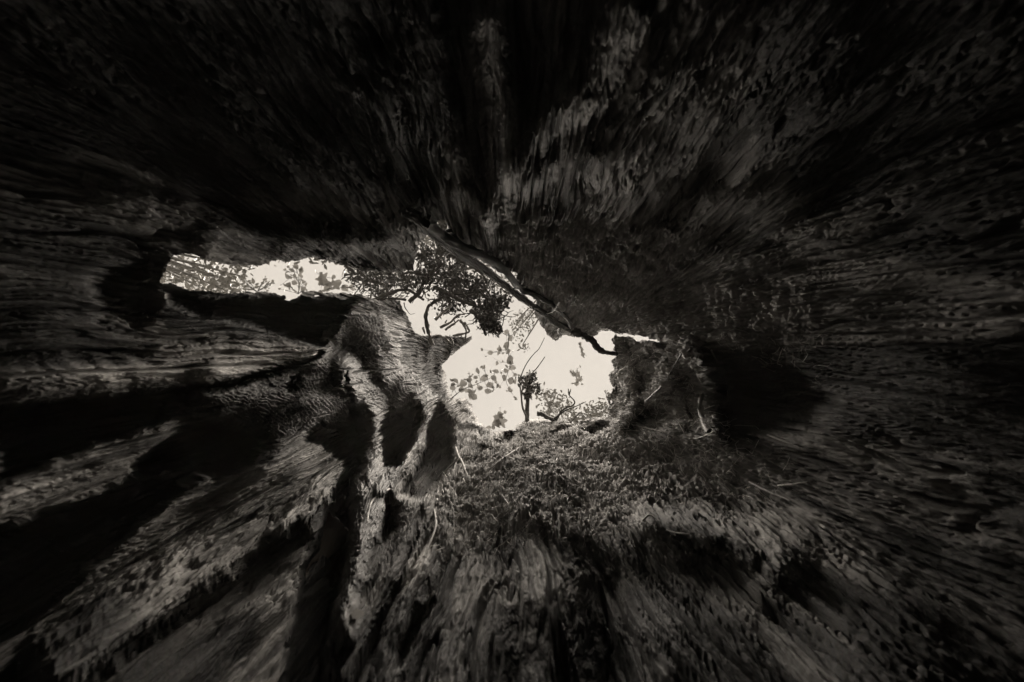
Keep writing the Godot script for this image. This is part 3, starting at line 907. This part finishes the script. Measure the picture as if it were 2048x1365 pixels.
	sprig("leaf_sprig", "forked sprig of pointed leaves standing on the slit's lower lip", 6.4, [512, 583, 500, 575, 492, 566, 488, 560], [[487, 563, 5, 0], [494, 572, 6, 0], [489, 574, 5, 0], [506, 578, 5, 0], [513, 574, 6, 0], [500, 566, 5, 0], [484, 572, 5, 0]])
	sprig("leaf_sprig", "forked sprig with narrow leaves, tip leaning to the bright slit", 6.5, [516, 582, 522, 570, 530, 560, 536, 566], [[530, 559, 7, 0], [537, 566, 6, 0], [542, 569, 7, 0], [531, 575, 7, 0], [525, 566, 5, 0], [545, 563, 5, 0]])
	sprig("leaf_sprig", "star leaf with folded blades just above the rim's dark notch", 8.6, [1010, 856, 1000, 840, 990, 828], [[997, 838, 17, 7], [1002, 844, 14, 5], [990, 848, 9, 0], [1000, 828, 8, 0]])
	sprig("leaf_sprig", "small curled leaves clinging to the edge of the fibrous end slab", 7.6, [1222, 812, 1214, 796, 1212, 782], [[1214, 795, 5, 0], [1210, 782, 4, 0], [1217, 788, 5, 0], [1218, 800, 6, 0]])
	# --- trees outside
	tree_outside("sparse leafy tree crown filling the far end of the slit", Vector3(-8.5, GROUND, 2.6), Vector3(-7.2, 9.5, 1.7), blobs_at([[330, 560, 22, 17], [360, 550, 30, 32], [395, 545, 34, 37], [430, 555, 34, 55], [455, 560, 28, 49], [480, 552, 26, 32], [500, 535, 18, 11], [350, 525, 20, 17], [420, 535, 24, 25], [445, 578, 22, 23], [400, 575, 24, 25]], 9.0, 0.9), 0.13, mat.leaf, "trees around the hollow trunk")
	tree_outside("leafy crown standing farther off behind the slit", Vector3(-14.0, GROUND, 4.6), Vector3(-11.5, 14.0, 2.4), blobs_at([[330, 555, 40, 58], [370, 560, 40, 76], [410, 565, 40, 76], [450, 570, 36, 70], [480, 575, 26, 35], [300, 600, 60, 58]], 15.0, 1.5), 0.22, mat.leaf, "trees around the hollow trunk")
	tree_outside("hazy pale bush crown behind the dead stick on the rim", Vector3(1.5, GROUND, -4.5), Vector3(1.6, 9.5, -2.6), blobs_at([[1100, 800, 26, 70], [1118, 815, 30, 130], [1090, 790, 22, 36], [1140, 838, 26, 110], [1185, 825, 28, 130], [1208, 822, 22, 110], [1165, 845, 30, 120], [1096, 830, 24, 50]], 14.0, 0.9), 0.15, mat.leaf, "trees around the hollow trunk")
	tree_outside("fine twiggy tree crown above the middle of the opening", Vector3(3.2, GROUND, 5.2), Vector3(1.6, 14.5, 1.9), blobs_at([[1035, 640, 20, 60], [1050, 650, 22, 70], [1060, 630, 20, 50], [1030, 665, 18, 40], [1045, 690, 16, 26], [1000, 560, 50, 260], [930, 520, 60, 300], [870, 480, 40, 160], [760, 560, 60, 200]], 13.0, 0.9), 0.11, mat.leaf, "trees around the hollow trunk")
	tree_outside("added leafy crown out of view that shades the slit from the sun", Vector3(-5.5, GROUND, 6.5), Vector3(-3.8, 9.8, 2.6), blobs_at([[640, 470, 56, 420], [720, 470, 60, 460], [800, 490, 50, 360], [560, 470, 56, 400], [480, 460, 60, 420], [400, 450, 60, 420], [600, 400, 70, 420], [480, 380, 70, 420], [740, 400, 60, 380]], 9.2, 0.5), 0.14, mat.leaf, "trees around the hollow trunk")  # crown added above the slit to cut the sunlight entering there
	# --- a fallen leaf
	var lp := near_wall(713, 1226, 0.05)
	var lo := MeshInstance3D.new()
	lo.name = "fallen_leaf"
	lo.mesh = leaf_meshes[1]
	lo.material_override = mat.dry_leaf
	lo.transform = Transform3D(Basis(Vector3(0.07, 0, 0.03), Vector3(0.02, 0.03, -0.05), Vector3(0.035, -0.06, 0.075)), lp)
	lo.set_meta("label", "pale dry leaf caught in the black cleft below the ringed fold")
	lo.set_meta("category", "leaf")
	add_child(lo)


# ---------------------------------------------------------------- materials
func grain_texture(s: int, size: int, freq: float) -> NoiseTexture2D:
	var n := FastNoiseLite.new()
	n.seed = s
	n.frequency = freq
	n.fractal_octaves = 4
	var t := NoiseTexture2D.new()
	t.noise = n
	t.width = size
	t.height = size
	t.seamless = true
	return t


func materials() -> void:
	var grit := grain_texture(5, 1024, 0.03)
	for key in ["wood", "ring"]:
		var m := StandardMaterial3D.new()
		m.vertex_color_use_as_albedo = true
		m.roughness = 0.88 if key == "wood" else 0.72
		m.metallic_specular = 0.3 if key == "wood" else 0.28
		m.uv1_triplanar = true
		m.uv1_world_triplanar = true
		m.uv1_scale = Vector3(2.4, 0.5, 2.4)
		m.heightmap_enabled = true
		m.heightmap_texture = grit
		m.heightmap_scale = 1.0
		mat[key] = m
	for a in [["stem", 0.8, 0.0], ["fibre", 0.6, 0.0], ["leaf", 0.6, 0.055], ["thin_leaf", 0.6, 0.07], ["dark_leaf", 0.6, 0.012], ["dry_leaf", 0.7, 0.1]]:
		var m := StandardMaterial3D.new()
		m.roughness = a[1]
		m.metallic_specular = 0.4
		m.vertex_color_use_as_albedo = true
		if a[0] == "leaf" or a[0] == "thin_leaf":
			m.albedo_color = Color(0.10, 0.098, 0.09).linear_to_srgb()
		elif a[0] == "dark_leaf":
			m.albedo_color = Color(0.035, 0.034, 0.031).linear_to_srgb()
		elif a[0] == "dry_leaf":
			m.albedo_color = Color(0.45, 0.43, 0.39).linear_to_srgb()
		if a[2] > 0.0:
			m.backlight_enabled = true
			m.backlight = Color(a[2], a[2] * 0.97, a[2] * 0.92).linear_to_srgb()
		mat[a[0]] = m
	mat.bark = mat.wood.duplicate()
	mat.bark.uv1_scale = Vector3(4.0, 4.0, 4.0)
	mat.bark.heightmap_scale = 0.9
	var b := StandardMaterial3D.new()
	b.albedo_color = Color(0.055, 0.052, 0.047).linear_to_srgb()
	b.roughness = 0.8
	mat.soil = b


# ---------------------------------------------------------------- scene
func _ready() -> void:
	rng.seed = 11
	# camera: lying on the floor of the hollow, looking straight up
	var cam := Camera3D.new()
	cam.name = "camera"
	cam.basis = Basis(Vector3(1, 0, 0), Vector3(0, 0, 1), Vector3(0, -1, 0))
	cam.fov = rad_to_deg(2.0 * atan(CV / F))
	# a fast wide lens focused on the openings: the near walls go a little soft
	var optics := CameraAttributesPhysical.new()
	optics.frustum_focal_length = 12.0 * F / CV
	optics.frustum_focus_distance = 6.0
	optics.exposure_aperture = 1.7
	cam.attributes = optics
	cam.fov = rad_to_deg(2.0 * atan(CV / F))
	cam.near = 0.05
	cam.far = 400.0
	add_child(cam)
	cam.current = true
	# even, hazy white sky, warm as in the toned print
	var im := Image.create(64, 32, false, Image.FORMAT_RGBF)
	im.fill(Color(0.735, 0.672, 0.592) / 6.0)
	var cloud := FastNoiseLite.new()
	cloud.seed = 4
	cloud.frequency = 1.6
	for j in 32:
		for i in 64:
			var lon := TAU * i / 64.0
			var lat := PI * (0.5 - (j + 0.5) / 32.0)
			var c := 1.0 + 0.10 * cloud.get_noise_3d(cos(lat) * cos(lon), sin(lat), cos(lat) * sin(lon))
			im.set_pixel(i, j, im.get_pixel(i, j) * c)
	var sky := Sky.new()
	var sm := PanoramaSkyMaterial.new()
	sm.panorama = ImageTexture.create_from_image(im)
	sky.sky_material = sm
	var env := Environment.new()
	env.background_mode = Environment.BG_SKY
	env.sky = sky
	env.tonemap_mode = Environment.TONE_MAPPER_LINEAR
	env.tonemap_exposure = 6.0
	# thin fog added to lift the blacks and veil the opening
	env.fog_enabled = true
	env.fog_density = 0.0025
	env.fog_light_color = Color(0.95, 0.93, 0.9)
	env.sdfgi_enabled = true
	env.ssao_enabled = true
	env.ssil_enabled = true
	var we := WorldEnvironment.new()
	we.name = "environment"
	we.environment = env
	add_child(we)
	var sun := DirectionalLight3D.new()
	sun.name = "sun"
	sun.light_color = Color(1.0, 0.955, 0.9)
	sun.light_energy = 1.6
	sun.light_angular_distance = 56.0
	sun.shadow_enabled = true
	add_child(sun)
	sun.look_at_from_position(Vector3(0.06, 1.0, 0.17), Vector3.ZERO)

	materials()
	make_noise("warp", 3, 2)
	make_noise("fibre", 8, 3)
	make_noise("clump", 21, 3)
	make_noise("fine", 34, 2)
	make_noise("big", 55, 2)
	design()
	print("design ", Time.get_ticks_msec())

	# ground
	var g := MeshInstance3D.new()
	g.name = "ground"
	var pm := PlaneMesh.new()
	pm.size = Vector2(160, 160)
	g.mesh = pm
	g.material_override = mat.soil
	g.position.y = GROUND
	g.set_meta("kind", "structure")
	add_child(g)

	var tree := thing("hollow_tree", "burnt-out hollow tree trunk, seen from inside, open at the top", "tree")
	build_wall(tree)
	outer_bark(tree)
	fibres(tree, 1800)
	print("fibres ", Time.get_ticks_msec())
	plants()
	print("done ", Time.get_ticks_msec())
